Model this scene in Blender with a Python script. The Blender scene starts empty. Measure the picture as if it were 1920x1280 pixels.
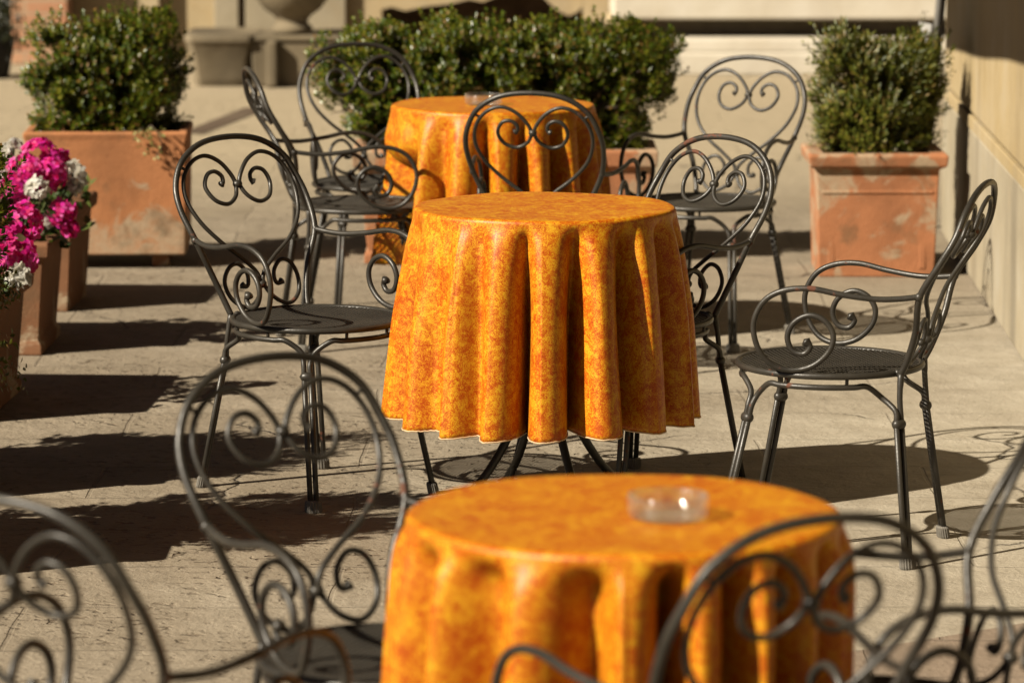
import bpy, math, random
from mathutils import Vector, Matrix
R = math.radians
rnd = random.Random(7)
S = bpy.context.scene
COL = S.collection
# ------------------------------------------------------------------ helpers
def tag(o, label=None, cat=None, group=None, kind=None):
    if label: o['label'] = label
    if cat: o['category'] = cat
    if group: o['group'] = group
    if kind: o['kind'] = kind
    return o
def empty(name, loc=(0, 0, 0), rz=0):
    o = bpy.data.objects.new(name, None); COL.objects.link(o)
    o.location = loc; o.rotation_euler = (0, 0, rz); o.empty_display_size = .1
    return o
class MB:
    """collects geometry for ONE mesh object"""
    def __init__(s): s.v = []; s.f = []; s.smooth = []
    def add(s, vs, fs, smooth=False):
        b = len(s.v); s.v += [tuple(v) for v in vs]
        for f in fs: s.f.append(tuple(i + b for i in f)); s.smooth.append(smooth)
    def box(s, x0, x1, y0, y1, z0, z1, taper=0.):
        t = taper
        s.add([(x0+t, y0+t, z0), (x1-t, y0+t, z0), (x1-t, y1-t, z0), (x0+t, y1-t, z0), (x0, y0, z1), (x1, y0, z1), (x1, y1, z1), (x0, y1, z1)],
              [(3, 2, 1, 0), (4, 5, 6, 7), (0, 1, 5, 4), (1, 2, 6, 5), (2, 3, 7, 6), (3, 0, 4, 7)])
    def tube(s, pts, rad, n=10, caps=True):
        P = [Vector(p) for p in pts]; m = len(P)
        rs = rad if isinstance(rad, (list, tuple)) else [rad]*m
        T = []
        for i in range(m):
            d = P[min(i+1, m-1)] - P[max(i-1, 0)]
            T.append(d.normalized() if d.length > 1e-9 else Vector((0, 0, 1)))
        a = Vector((0, 0, 1)) if abs(T[0].z) < .9 else Vector((1, 0, 0))
        N = (a - T[0]*a.dot(T[0])).normalized()
        vs = []
        for i in range(m):
            N = (N - T[i]*N.dot(T[i])).normalized(); B = T[i].cross(N)
            for k in range(n):
                q = 2*math.pi*k/n
                vs.append(P[i] + (N*math.cos(q) + B*math.sin(q))*rs[i])
        fs = [(i*n+k, i*n+(k+1) % n, (i+1)*n+(k+1) % n, (i+1)*n+k) for i in range(m-1) for k in range(n)]
        if caps:
            vs += [P[0]-T[0]*rs[0]*.6, P[-1]+T[-1]*rs[-1]*.6]; e = m*n
            fs += [(e, (k+1) % n, k) for k in range(n)]
            fs += [(e+1, (m-1)*n+k, (m-1)*n+(k+1) % n) for k in range(n)]
        s.add(vs, fs, True)
    def lathe(s, prof, c=(0, 0, 0), n=32, smooth=True, closed=False):
        vs = []; m = len(prof)
        for r, z in prof:
            for k in range(n):
                a = 2*math.pi*k/n; vs.append((c[0]+r*math.cos(a), c[1]+r*math.sin(a), c[2]+z))
        mm = m if closed else m-1
        fs = [(i*n+k, i*n+(k+1) % n, ((i+1) % m)*n+(k+1) % n, ((i+1) % m)*n+k) for i in range(mm) for k in range(n)]
        s.add(vs, fs, smooth)
    def ball(s, c, r, n=12, sz=1.):
        m = max(6, n//2+1)
        pr = [(max(r*math.sin(math.pi*i/m), 1e-5), -r*sz*math.cos(math.pi*i/m)) for i in range(m+1)]
        s.lathe(pr, c, n)
    def build(s, name, mat, parent=None, bevel=0., seg=2):
        me = bpy.data.meshes.new(name); me.from_pydata(s.v, [], s.f)
        me.polygons.foreach_set('use_smooth', s.smooth); me.update()
        me.materials.append(mat)
        o = bpy.data.objects.new(name, me); COL.objects.link(o)
        if parent: o.parent = parent
        if bevel:
            b = o.modifiers.new('edge', 'BEVEL'); b.width = bevel; b.segments = seg; b.limit_method = 'ANGLE'; b.angle_limit = R(35)
            me.polygons.foreach_set('use_smooth', [True]*len(me.polygons))
            w = o.modifiers.new('wn', 'WEIGHTED_NORMAL'); w.keep_sharp = False
        return o
def spline(pts, n=8):
    P = [Vector(p) for p in pts]; q = [P[0]*2-P[1]] + P + [P[-1]*2-P[-2]]; o = []
    for i in range(1, len(q)-2):
        a, b, c, d = q[i-1:i+3]
        for k in range(n):
            t = k/n; o.append(.5*((2*b)+(c-a)*t+(2*a-5*b+4*c-d)*t*t+(3*b-a-3*c+d)*t**3))
    o.append(P[-1]); return o
def lerp(a, b, t): return a+(b-a)*t
def interp(x, xs, ys):
    if x <= xs[0]: return ys[0]
    for i in range(len(xs)-1):
        if x <= xs[i+1]: return lerp(ys[i], ys[i+1], (x-xs[i])/(xs[i+1]-xs[i]))
    return ys[-1]
def sstep(a, b, x):
    t = min(1, max(0, (x-a)/(b-a))); return t*t*(3-2*t)
def copy_tree(o, parent=None):
    c = o.copy(); COL.objects.link(c); c.parent = parent
    for ch in list(o.children): copy_tree(ch, c)
    return c
# ------------------------------------------------------------------ node helpers
ALB = .58
class NT:
    def __init__(s, name):
        s.m = bpy.data.materials.new(name); s.m.use_nodes = True; s.t = s.m.node_tree; s.t.nodes.clear()
        s.out = s.n('ShaderNodeOutputMaterial'); s.b = s.n('ShaderNodeBsdfPrincipled'); s.l(s.b.outputs[0], s.out.inputs[0])
        s.tc = s.n('ShaderNodeTexCoord')
    def n(s, ty, **kw):
        x = s.t.nodes.new(ty)
        for k, v in kw.items(): setattr(x, k, v)
        return x
    def l(s, a, b): s.t.links.new(a, b)
    def set(s, sock, v):
        if hasattr(v, 'is_linked') or isinstance(v, bpy.types.NodeSocket): s.l(v, sock)
        else: sock.default_value = v
    def inp(s, name, v):
        if name == 'Base Color':       # one common scale for all surface colours, set against the exposure
            v = s.mix(1., v, (ALB, ALB, ALB), 'MULTIPLY')
        if isinstance(v, tuple) and len(v) == 3: v = (*v, 1)
        s.set(s.b.inputs[name], v)
    def mapping(s, scale=(1, 1, 1), rot=(0, 0, 0), loc=(0, 0, 0), coord='Object'):
        m = s.n('ShaderNodeMapping'); s.l(s.tc.outputs[coord], m.inputs[0])
        m.inputs['Scale'].default_value = scale; m.inputs['Rotation'].default_value = rot; m.inputs['Location'].default_value = loc
        return m.outputs[0]
    def geo_mapping(s, scale=(1, 1, 1), rot=(0, 0, 0), loc=(0, 0, 0)):
        g = s.n('ShaderNodeNewGeometry'); m = s.n('ShaderNodeMapping'); s.l(g.outputs['Position'], m.inputs[0])
        m.inputs['Scale'].default_value = scale; m.inputs['Rotation'].default_value = rot; m.inputs['Location'].default_value = loc
        return m.outputs[0]
    def noise(s, vec, scale, detail=4, rough=.5, dist=0., lac=2.):
        x = s.n('ShaderNodeTexNoise'); x.inputs['Scale'].default_value = scale; x.inputs['Detail'].default_value = detail
        x.inputs['Roughness'].default_value = rough; x.inputs['Distortion'].default_value = dist; x.inputs['Lacunarity'].default_value = lac
        if vec is not None: s.l(vec, x.inputs['Vector'])
        return x.outputs['Fac']
    def ramp(s, fac, stops, interp='LINEAR'):
        x = s.n('ShaderNodeValToRGB'); e = x.color_ramp.elements; x.color_ramp.interpolation = interp
        while len(e) < len(stops): e.new(.5)
        for i, (p, c) in enumerate(stops):
            e[i].position = p
            if not isinstance(c, tuple): c = (c, c, c)
            e[i].color = (*c, 1)
        s.l(fac, x.inputs[0]); return x.outputs[0]
    def mix(s, fac, a, b, mode='MIX'):
        x = s.n('ShaderNodeMix', data_type='RGBA', blend_type=mode)
        for sock, v in ((x.inputs[0], fac), (x.inputs[6], a), (x.inputs[7], b)):
            if isinstance(v, tuple) and len(v) == 3: v = (*v, 1)
            s.set(sock, v)
        return x.outputs[2]
    def math(s, op, a, b=0., c=None):
        x = s.n('ShaderNodeMath', operation=op); s.set(x.inputs[0], a); s.set(x.inputs[1], b)
        if c is not None: s.set(x.inputs[2], c)
        return x.outputs[0]
    def bump(s, h, strength=.3, dist=.01, normal=None):
        x = s.n('ShaderNodeBump'); x.inputs['Strength'].default_value = strength; x.inputs['Distance'].default_value = dist
        s.l(h, x.inputs['Height'])
        if normal is not None: s.l(normal, x.inputs['Normal'])
        return x.outputs[0]
M = {}
def mat_metal():
    k = NT('wrought_iron'); v = k.mapping(); g = k.geo_mapping()
    n1 = k.noise(g, 9, 5, .6); n2 = k.noise(g, 42, 4, .6); n3 = k.noise(g, 220, 2, .5)
    c = k.ramp(n1, [(.3, (.027, .0235, .018)), (.7, (.054, .047, .036))])
    rust = k.ramp(k.math('MULTIPLY', k.noise(g, 7, 2, .5), n2), [(.385, 0.), (.42, 1.)])
    c = k.mix(rust, c, k.mix(n3, (.09, .028, .012), (.17, .062, .03)))
    k.inp('Base Color', c); k.inp('Metallic', .1)
    k.inp('Roughness', k.math('ADD', k.ramp(n2, [(.3, .34), (.75, .50)]), k.math('MULTIPLY', rust, .35)))
    k.inp('Specular IOR Level', .36)
    k.inp('Normal', k.bump(k.math('ADD', n3, k.math('MULTIPLY', n2, 1.2)), .22, .0016))
    return k.m
def mat_cloth():
    k = NT('marbled_oilcloth'); v = k.mapping()
    big = k.noise(v, 11, 3, .55, .4); med = k.noise(v, 46, 5, .72, .9); fine = k.noise(v, 170, 4, .75, 2.6)
    f = k.math('ADD', k.math('ADD', k.math('MULTIPLY', big, .36), k.math('MULTIPLY', med, 1.0)), k.math('MULTIPLY', fine, 1.84))
    c = k.ramp(k.math('MULTIPLY', f, .3125), [(.41, (.43, .060, .003)), (.466, (.54, .092, .004)), (.498, (.62, .155, .005)), (.519, (.74, .29, .009)), (.562, (.84, .45, .018))])
    k.inp('Base Color', c); k.inp('Roughness', k.ramp(med, [(.3, .40), (.7, .50)])); k.inp('Specular IOR Level', .24)
    k.inp('Normal', k.bump(k.math('ADD', k.noise(v, 900, 2), k.math('MULTIPLY', k.noise(v, 14, 3), 7.)), .12, .0012))
    # thin oilcloth lets a little light through
    tr = k.n('ShaderNodeBsdfTranslucent'); k.l(k.mix(.35, k.mix(1., c, (ALB, ALB, ALB), 'MULTIPLY'), (.6, .085, .003)), tr.inputs[0])
    mx = k.n('ShaderNodeMixShader'); mx.inputs[0].default_value = .08
    k.l(k.b.outputs[0], mx.inputs[1]); k.l(tr.outputs[0], mx.inputs[2]); k.l(mx.outputs[0], k.out.inputs[0])
    return k.m
def mat_plain(name, col, rough=.6, var=.25, scale=20, bump=.2, bdist=.003, spec=.5, sub=0):
    k = NT(name); v = k.mapping(); n = k.noise(v, scale, 6, .6)
    lo = tuple(c*(1-var) for c in col); hi = tuple(min(1, c*(1+var)) for c in col)
    k.inp('Base Color', k.ramp(n, [(.3, lo), (.7, hi)])); k.inp('Roughness', rough); k.inp('Specular IOR Level', spec)
    if bump: k.inp('Normal', k.bump(k.noise(v, scale*6, 5, .6), bump, bdist))
    return k.m
def mat_terracotta(name, base, pale_thr, low_pale=0., seed=0., zref=.2):
    k = NT(name); v = k.mapping(loc=(seed, seed*.7, 0)); vo = k.mapping()
    n = k.noise(v, 5, 6, .6); n2 = k.noise(v, 22, 6, .65); n3 = k.noise(v, 120, 4, .6)
    c = k.ramp(n, [(.28, tuple(x*.72 for x in base)), (.5, base), (.75, tuple(min(1, x*1.22) for x in base))])
    c = k.mix(k.math('MULTIPLY', n2, .35), c, tuple(x*.55 for x in base))
    sp = k.n('ShaderNodeSeparateXYZ'); k.l(vo, sp.inputs[0])
    f = k.math('ADD', k.noise(v, 5.5, 8, .68, 1.1), k.math('MULTIPLY', k.math('SUBTRACT', zref, sp.outputs[2]), low_pale))
    pale = k.ramp(f, [(pale_thr, 0.), (pale_thr+.07, .85)])
    c = k.mix(k.math('MULTIPLY', pale, k.ramp(n2, [(.3, .45), (.6, 1.)])), c, k.mix(n3, (.40, .30, .18), (.56, .45, .31)))
    dark = k.ramp(k.noise(v, 7, 5, .6), [(.54, 0.), (.70, .7)])
    c = k.mix(dark, c, (.16, .10, .05))
    k.inp('Base Color', c); k.inp('Roughness', .85); k.inp('Specular IOR Level', .25)
    k.inp('Normal', k.bump(k.math('ADD', n3, k.math('MULTIPLY', n2, 2.)), .35, .004))
    return k.m
def mat_leaf(name, cols, rough=.38, spec=.5, transl=.18):
    k = NT(name); g = k.n('ShaderNodeNewGeometry'); rp = g.outputs['Random Per Island']
    n = len(cols); c = k.ramp(rp, [((i+.0)/n, cc) for i, cc in enumerate(cols)], 'CONSTANT')
    k.inp('Base Color', c); k.inp('Roughness', rough); k.inp('Specular IOR Level', spec)
    tr = k.n('ShaderNodeBsdfTranslucent'); k.l(k.mix(.5, k.mix(1., c, (ALB, ALB, ALB), 'MULTIPLY'), (.15, .18, .012), 'MIX'), tr.inputs[0])
    mx = k.n('ShaderNodeMixShader'); mx.inputs[0].default_value = transl
    k.l(k.b.outputs[0], mx.inputs[1]); k.l(tr.outputs[0], mx.inputs[2]); k.l(mx.outputs[0], k.out.inputs[0])
    return k.m
def mat_petal(name, cols):
    k = NT(name); g = k.n('ShaderNodeNewGeometry')
    c = k.ramp(g.outputs['Random Per Island'], [(i/len(cols), cc) for i, cc in enumerate(cols)], 'LINEAR')
    k.inp('Base Color', c); k.inp('Roughness', .55); k.inp('Specular IOR Level', .3)
    tr = k.n('ShaderNodeBsdfTranslucent'); k.l(k.mix(1., c, (.85, .85, .85), 'MULTIPLY'), tr.inputs[0])
    mx = k.n('ShaderNodeMixShader'); mx.inputs[0].default_value = .42
    k.l(k.b.outputs[0], mx.inputs[1]); k.l(tr.outputs[0], mx.inputs[2]); k.l(mx.outputs[0], k.out.inputs[0])
    return k.m
def mat_ground(name, tint=(1, 1, 1), seed=0., rowh=.42, bw=1.05, joints=.38):
    k = NT(name); v = k.geo_mapping(loc=(seed, seed*1.3, 0))
    wob = k.noise(v, 1.6, 3, .5)
    warp = k.n('ShaderNodeVectorMath', operation='ADD'); k.l(v, warp.inputs[0])
    cx = k.n('ShaderNodeCombineXYZ'); k.l(k.math('MULTIPLY', k.math('SUBTRACT', wob, .5), .05), cx.inputs[1]); k.l(k.math('MULTIPLY', k.math('SUBTRACT', wob, .5), .05), cx.inputs[0])
    k.l(cx.outputs[0], warp.inputs[1])
    br = k.n('ShaderNodeTexBrick'); k.l(warp.outputs[0], br.inputs['Vector'])
    br.offset = .37; br.squash = 1.; br.inputs['Scale'].default_value = 1.; br.inputs['Mortar Size'].default_value = .006; br.inputs['Mortar Smooth'].default_value = .4
    br.inputs['Brick Width'].default_value = bw; br.inputs['Row Height'].default_value = rowh; br.inputs['Bias'].default_value = 0.
    br.inputs['Color1'].default_value = (.0, 0, 0, 1); br.inputs['Color2'].default_value = (1, 1, 1, 1); br.inputs['Mortar'].default_value = (.5, .5, .5, 1)
    slab = k.n('ShaderNodeSeparateColor'); k.l(br.outputs['Color'], slab.inputs[0])
    big = k.noise(v, 1.1, 5, .6); med = k.noise(v, 7, 6, .65)
    chs = k.noise(k.geo_mapping(scale=(27, 36, 1), rot=(0, 0, R(12))), 1., 2, .5, .3)      # point-chisel marks
    grain = k.noise(k.geo_mapping(scale=(60, 85, 1)), 1., 4, .65); fine = k.noise(v, 260, 3, .6)
    pits = k.ramp(chs, [(.33, 1.), (.43, 0.)])
    patch = k.ramp(k.noise(v, 2.1, 3, .5), [(.42, 0.), (.62, 1.)])
    wallward = k.n('ShaderNodeSeparateXYZ'); k.l(v, wallward.inputs[0])
    rough_side = k.ramp(k.math('MULTIPLY_ADD', wallward.outputs[0], .5, k.math('MULTIPLY', big, .8)), [(.45, 1.), (.8, .12)])
    pits = k.math('MULTIPLY', pits, rough_side)
    base = k.ramp(big, [(.25, (.25, .20, .138)), (.5, (.315, .258, .182)), (.78, (.385, .32, .235))])
    base = k.mix(k.math('MULTIPLY', slab.outputs[0], .75), base, (.40, .335, .245))
    base = k.mix(k.ramp(med, [(.35, .45), (.6, 0.)]), base, (.19, .15, .10))
    base = k.mix(k.ramp(grain, [(.32, .5), (.52, 0.)]), base, (.22, .17, .11))
    base = k.mix(k.math('MULTIPLY', pits, k.math('ADD', k.math('MULTIPLY', patch, .75), .18)), base, (.17, .125, .08))
    base = k.mix(k.ramp(fine, [(.62, 0.), (.72, .35)]), base, (.50, .44, .34))
    base = k.mix(k.math('MULTIPLY', br.outputs['Fac'], k.math('MULTIPLY', k.ramp(med, [(.4, .15), (.6, 1.)]), joints)), base, (.13, .10, .07))
    sx = k.n('ShaderNodeSeparateXYZ'); k.l(v, sx.inputs[0])
    pale = k.ramp(k.math('ADD', k.math('MULTIPLY', sx.outputs[0], .22), k.math('MULTIPLY', big, .9)), [(.30, 0.), (.78, 1.)])
    pale = k.math('MULTIPLY', pale, k.ramp(k.math('ADD', k.math('MULTIPLY', sx.outputs[1], .05), k.math('MULTIPLY', med, .06)), [(.0, 1.), (.63, 1.), (.73, 0.)]))
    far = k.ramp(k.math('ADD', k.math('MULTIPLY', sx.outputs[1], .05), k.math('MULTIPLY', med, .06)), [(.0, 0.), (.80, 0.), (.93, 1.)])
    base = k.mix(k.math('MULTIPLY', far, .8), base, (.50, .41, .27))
    base = k.mix(k.math('MULTIPLY', pale, .75), base, k.mix(k.ramp(med, [(.3, 0.), (.7, 1.)]), (.44, .385, .285), (.57, .51, .40)))
    vo = k.n('ShaderNodeTexVoronoi', feature='DISTANCE_TO_EDGE'); vo.inputs['Scale'].default_value = .75
    wv = k.n('ShaderNodeVectorMath', operation='ADD'); k.l(v, wv.inputs[0]); w2 = k.n('ShaderNodeTexNoise'); w2.inputs['Scale'].default_value = 5.; w2.inputs['Detail'].default_value = 5.; k.l(v, w2.inputs['Vector'])
    wm = k.n('ShaderNodeVectorMath', operation='SCALE'); wm.inputs['Scale'].default_value = .22; k.l(w2.outputs['Color'], wm.inputs[0]); k.l(wm.outputs[0], wv.inputs[1]); k.l(wv.outputs[0], vo.inputs['Vector'])
    crack = k.math('MULTIPLY', k.ramp(vo.outputs['Distance'], [(.0, 1.), (.006, 0.)]), k.ramp(k.noise(v, 1.9, 2, .5), [(.52, 0.), (.6, 1.)]))
    base = k.mix(k.math('MULTIPLY', crack, .8), base, (.05, .04, .03))
    if tint != (1, 1, 1): base = k.mix(1., base, tint, 'MULTIPLY')
    k.inp('Base Color', base); k.inp('Roughness', .82); k.inp('Specular IOR Level', .25)
    h = k.math('ADD', k.math('MULTIPLY', grain, .7), k.math('MULTIPLY', med, 2.3))
    h = k.math('SUBTRACT', h, k.math('MULTIPLY', pits, k.math('ADD', k.math('MULTIPLY', patch, 1.1), .15)))
    h = k.math('SUBTRACT', h, k.math('MULTIPLY', br.outputs['Fac'], 1.))
    h = k.math('SUBTRACT', h, k.math('MULTIPLY', crack, 1.2))
    k.inp('Normal', k.bump(h, .75, .009))
    return k.m
def mat_wall(name, cols, streak=.5, rough=.9):
    k = NT(name); v = k.geo_mapping(); vs = k.geo_mapping(scale=(1.7, 1.7, .45))
    n = k.noise(v, 2.5, 6, .6); st = k.noise(vs, 1., 3, .5, .6); f = k.noise(v, 60, 5, .65); b = k.noise(v, 4.5, 4, .55)
    c = k.ramp(n, [(.25, cols[0]), (.5, cols[1]), (.75, cols[2])])
    c = k.mix(k.ramp(st, [(.48, 0.), (.72, streak)]), c, cols[3])
    c = k.mix(k.ramp(b, [(.55, 0.), (.75, .3)]), c, cols[4])
    k.inp('Base Color', c); k.inp('Roughness', rough); k.inp('Specular IOR Level', .2)
    k.inp('Normal', k.bump(k.math('ADD', f, k.math('MULTIPLY', b, 4.)), .25, .006))
    return k.m
M['iron'] = mat_metal(); M['mesh'] = mat_plain('seat_metal', (.055, .048, .037), .48, .3, 12, 0); M['cloth'] = mat_cloth()
M['thread'] = mat_plain('hem_thread', (.72, .50, .28), .8, .25, 180, .4, .001)
M['rubber'] = mat_plain('grey_rubber', (.15, .135, .11), .75, .3, 60, .3, .002)
M['tc_plain'] = mat_terracotta('terracotta_smooth', (.52, .215, .085), .525, 1.5, 3.1, .24)
M['tc_old'] = mat_terracotta('terracotta_flaking', (.48, .195, .085), .478, -.20, 11.3, .25)
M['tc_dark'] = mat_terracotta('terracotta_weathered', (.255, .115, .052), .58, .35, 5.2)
M['soil'] = mat_plain('soil', (.045, .03, .018), .95, .4, 40, .8, .02)
M['ground'] = mat_ground('sandstone_paving')
M['band'] = mat_ground('brown_paving', (.70, .62, .60), 3.7, .33, .46, .8)
M['stucco'] = mat_wall('cream_stucco', [(.40, .30, .15), (.48, .375, .21), (.54, .45, .30), (.20, .16, .11), (.48, .33, .11)])
M['plinth'] = mat_wall('pale_plinth', [(.34, .29, .20), (.43, .37, .26), (.49, .44, .34), (.20, .17, .12), (.42, .31, .16)], .95)
M['cream'] = mat_wall('cream_stone', [(.44, .33, .18), (.52, .41, .24), (.57, .47, .31), (.28, .21, .13), (.46, .30, .13)], .6)
M['travertine'] = mat_wall('white_travertine', [(.64, .56, .43), (.73, .66, .53), (.80, .74, .63), (.52, .44, .32), (.62, .50, .32)], .5)
M['greystone'] = mat_wall('grey_stone', [(.19, .15, .09), (.26, .21, .135), (.33, .275, .185), (.07, .055, .035), (.18, .125, .065)], .95)
M['panelstone'] = mat_wall('grey_panel', [(.36, .30, .20), (.42, .36, .25), (.47, .41, .30), (.26, .22, .15), (.36, .27, .15)], .5)
M['dkstone'] = mat_wall('dark_stone', [(.10, .07, .045), (.13, .09, .06), (.16, .12, .08), (.07, .05, .035), (.10, .06, .035)], .4)
M['recess'] = mat_plain('brown_recess', (.30, .19, .11), .9, .4, 6, .3, .01)
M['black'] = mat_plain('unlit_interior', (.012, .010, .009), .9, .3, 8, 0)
M['fabric'] = mat_plain('awning_canvas', (.10, .065, .04), .9, .12, 300, .2, .001)
M['lead'] = mat_plain('pipe_paint', (.16, .15, .13), .5, .25, 20, .15)
M['white'] = mat_plain('white_paint', (.75, .74, .70), .6, .08, 20, .1)
M['bark'] = mat_plain('twig_bark', (.10, .065, .038), .9, .35, 50, .5)
M['box'] = mat_leaf('boxwood_leaf', [(0.0604, 0.102, 0.006), (0.0982, 0.1435, 0.0076), (0.151, 0.1775, 0.0106), (0.0755, 0.1208, 0.0076), (0.1888, 0.1963, 0.0136), (0.0453, 0.0755, 0.006), (0.2265, 0.2114, 0.0189), (0.2265, 0.1246, 0.0302)], .36, .42, .26)
M['yew'] = mat_leaf('yew_leaf', [(0.0844, 0.1078, 0.0094), (0.1313, 0.1453, 0.0122), (0.1781, 0.1829, 0.0169), (0.0937, 0.1126, 0.0113), (0.2155, 0.1969, 0.0188), (0.0656, 0.0892, 0.0094), (0.225, 0.1547, 0.0374)], .45, .4, .22)
M['dkleaf'] = mat_leaf('dark_leaf', [(.012, .018, .007), (.02, .027, .009), (.03, .033, .018), (.05, .05, .04)], .5, .4)
M['ger'] = mat_leaf('geranium_leaf', [(.05, .10, .015), (.08, .13, .02), (.04, .07, .015), (.11, .14, .03), (.10, .07, .03)], .5, .35)
M['pink'] = mat_petal('magenta_petal', [(.78, .010, .20), (.92, .030, .36), (.88, .024, .46), (.96, .20, .58), (.74, .008, .16)])
M['whitep'] = mat_petal('white_petal', [(.84, .81, .72), (.88, .87, .82), (.80, .76, .64)])
g = NT('clear_glass')
tb = g.n('ShaderNodeBsdfTransparent'); tb.inputs[0].default_value = (.90, .92, .90, 1)
gl_ = g.n('ShaderNodeBsdfGlossy'); gl_.inputs['Roughness'].default_value = .06; gl_.inputs['Color'].default_value = (1, 1, 1, 1)
fr = g.n('ShaderNodeLayerWeight'); fr.inputs[0].default_value = .5
gx = g.n('ShaderNodeMixShader'); g.l(g.math('MULTIPLY_ADD', g.math('POWER', fr.outputs['Facing'], 3.), .75, .10), gx.inputs[0]); g.l(tb.outputs[0], gx.inputs[1]); g.l(gl_.outputs[0], gx.inputs[2]); df = g.n('ShaderNodeBsdfDiffuse'); df.inputs[0].default_value = (.75, .78, .76, 1); g2 = g.n('ShaderNodeMixShader')
g.l(g.math('MULTIPLY_ADD', g.math('POWER', fr.outputs['Facing'], 2.), .07, .008), g2.inputs[0]); g.l(gx.outputs[0], g2.inputs[1]); g.l(df.outputs[0], g2.inputs[2]); g.l(g2.outputs[0], g.out.inputs[0])  # whitish diffuse at grazing angles stands in for bright rim reflections
M['glass'] = g.m
def mat_brick():
    k = NT('red_brick'); v = k.geo_mapping(rot=(R(90), 0, 0))
    br = k.n('ShaderNodeTexBrick'); k.l(v, br.inputs['Vector']); br.inputs['Scale'].default_value = 1.; br.inputs['Brick Width'].default_value = .26
    br.inputs['Row Height'].default_value = .075; br.inputs['Mortar Size'].default_value = .006
    br.inputs['Color1'].default_value = (.50, .22, .11, 1); br.inputs['Color2'].default_value = (.58, .32, .18, 1); br.inputs['Mortar'].default_value = (.45, .34, .22, 1)
    n = k.noise(k.geo_mapping(), 9, 5, .6)
    k.inp('Base Color', k.mix(k.ramp(n, [(.4, 0.), (.7, .45)]), br.outputs[0], (.56, .40, .24))); k.inp('Roughness', .9)
    k.inp('Normal', k.bump(k.math('SUBTRACT', 1., br.outputs['Fac']), .5, .008))
    return k.m
M['brick'] = mat_brick()

# ------------------------------------------------------------------ camera, light
F_PX, PITCH, CAMH = 7419.0, R(8.522), 1.8393
cam = bpy.data.cameras.new('camera'); co = bpy.data.objects.new('camera', cam); COL.objects.link(co)
co.location = (0, 0, CAMH); co.rotation_euler = (R(90)-PITCH, 0, 0)
cam.sensor_width = 36; cam.sensor_fit = 'HORIZONTAL'; cam.lens = F_PX/1920*36; cam.clip_end = 500; cam.clip_start = .1
cam.dof.use_dof = True; cam.dof.focus_distance = 9.45; cam.dof.aperture_fstop = 5.0
S.camera = co
SUN_EL = R(36.5); sdir = Vector((.85, .527, 0)).normalized()          # the way the light travels on the ground
trav = Vector((sdir.x*math.cos(SUN_EL), sdir.y*math.cos(SUN_EL), -math.sin(SUN_EL)))
sl = bpy.data.lights.new('sun', 'SUN'); so = bpy.data.objects.new('sun', sl); COL.objects.link(so)
sl.energy = 5.0; sl.angle = R(.5); sl.color = (1., .90, .74)
so.rotation_euler = trav.to_track_quat('-Z', 'Y').to_euler(); so.location = (-6, -4, 8)
W = bpy.data.worlds.new('World'); S.world = W; W.use_nodes = True
wt = W.node_tree; wt.nodes.clear()
wo = wt.nodes.new('ShaderNodeOutputWorld'); wb = wt.nodes.new('ShaderNodeBackground'); sk = wt.nodes.new('ShaderNodeTexSky')
sk.sky_type = 'NISHITA'; sk.sun_disc = False; sk.sun_elevation = SUN_EL
sk.sun_rotation = math.atan2(-sdir.x, -sdir.y); sk.dust_density = .3; sk.ozone_density = .0; sk.air_density = .06
wt.links.new(sk.outputs[0], wb.inputs[0]); wt.links.new(wb.outputs[0], wo.inputs[0]); wb.inputs[1].default_value = .05
S.view_settings.view_transform = 'Standard'; S.view_settings.look = 'None'; S.view_settings.gamma = 1; S.view_settings.exposure = 1.24
S.render.engine = 'CYCLES'
S.cycles.max_bounces = 10; S.cycles.transparent_max_bounces = 24; S.cycles.use_denoising = True

# ------------------------------------------------------------------ setting
b = MB(); b.add([(-90, -60, 0), (90, -60, 0), (90, 120, 0), (-90, 120, 0)], [(0, 1, 2, 3)])
tag(b.build('ground', M['ground']), kind='structure')
b = MB(); b.add([(.30, 7.67, .004), (2.4, 9.14, .004), (2.4, 3.0, .004), (.30, 3.0, .004)], [(3, 2, 1, 0)])
tag(b.build('pavement', M['band']), kind='structure')
b = MB()
b.add([(-1.60, 19.05, .004), (-1.49, 19.0, .004), (-1.25, 20.4, .004), (-1.38, 20.4, .004)], [(0, 1, 2, 3)])
tag(b.build('drain', M['dkstone']), kind='structure')

def wx(d): return 1.55+.0305*(d-11.84)           # face of the wall on the right
def right_wall():
    r = empty('house_wall', (1.65, 15, 0))
    tag(r, 'sunlit cream stucco wall with pale stained plinth at the right edge, its top in shade', 'wall')
    def slab(y0, y1, z0, z1, off, th=.6):
        m = MB(); a, c = wx(y0)-off, wx(y1)-off
        P = [(a, y0), (a+th, y0), (c+th, y1), (c, y1)]
        m.add([(x-1.65, y-15, z0) for x, y in P]+[(x-1.65, y-15, z1) for x, y in P], [(3, 2, 1, 0), (4, 5, 6, 7), (0, 1, 5, 4), (1, 2, 6, 5), (2, 3, 7, 6), (3, 0, 4, 7)])
        return m
    slab(2, 15.05, .565, 3.1, 0).build('stucco', M['stucco'], r, .02)
    p = MB()
    for (z0, z1, of) in ((0, .52, .0025),):
        s = slab(2, 15.08, z0, z1, of, .7); p.add(s.v, s.f)
    p.build('plinth', M['plinth'], r, .012, 3)
    slab(2, 15.06, .5205, .5645, .006, .7).build('moulding', M['stucco'], r, .004, 3)
right_wall()
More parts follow.
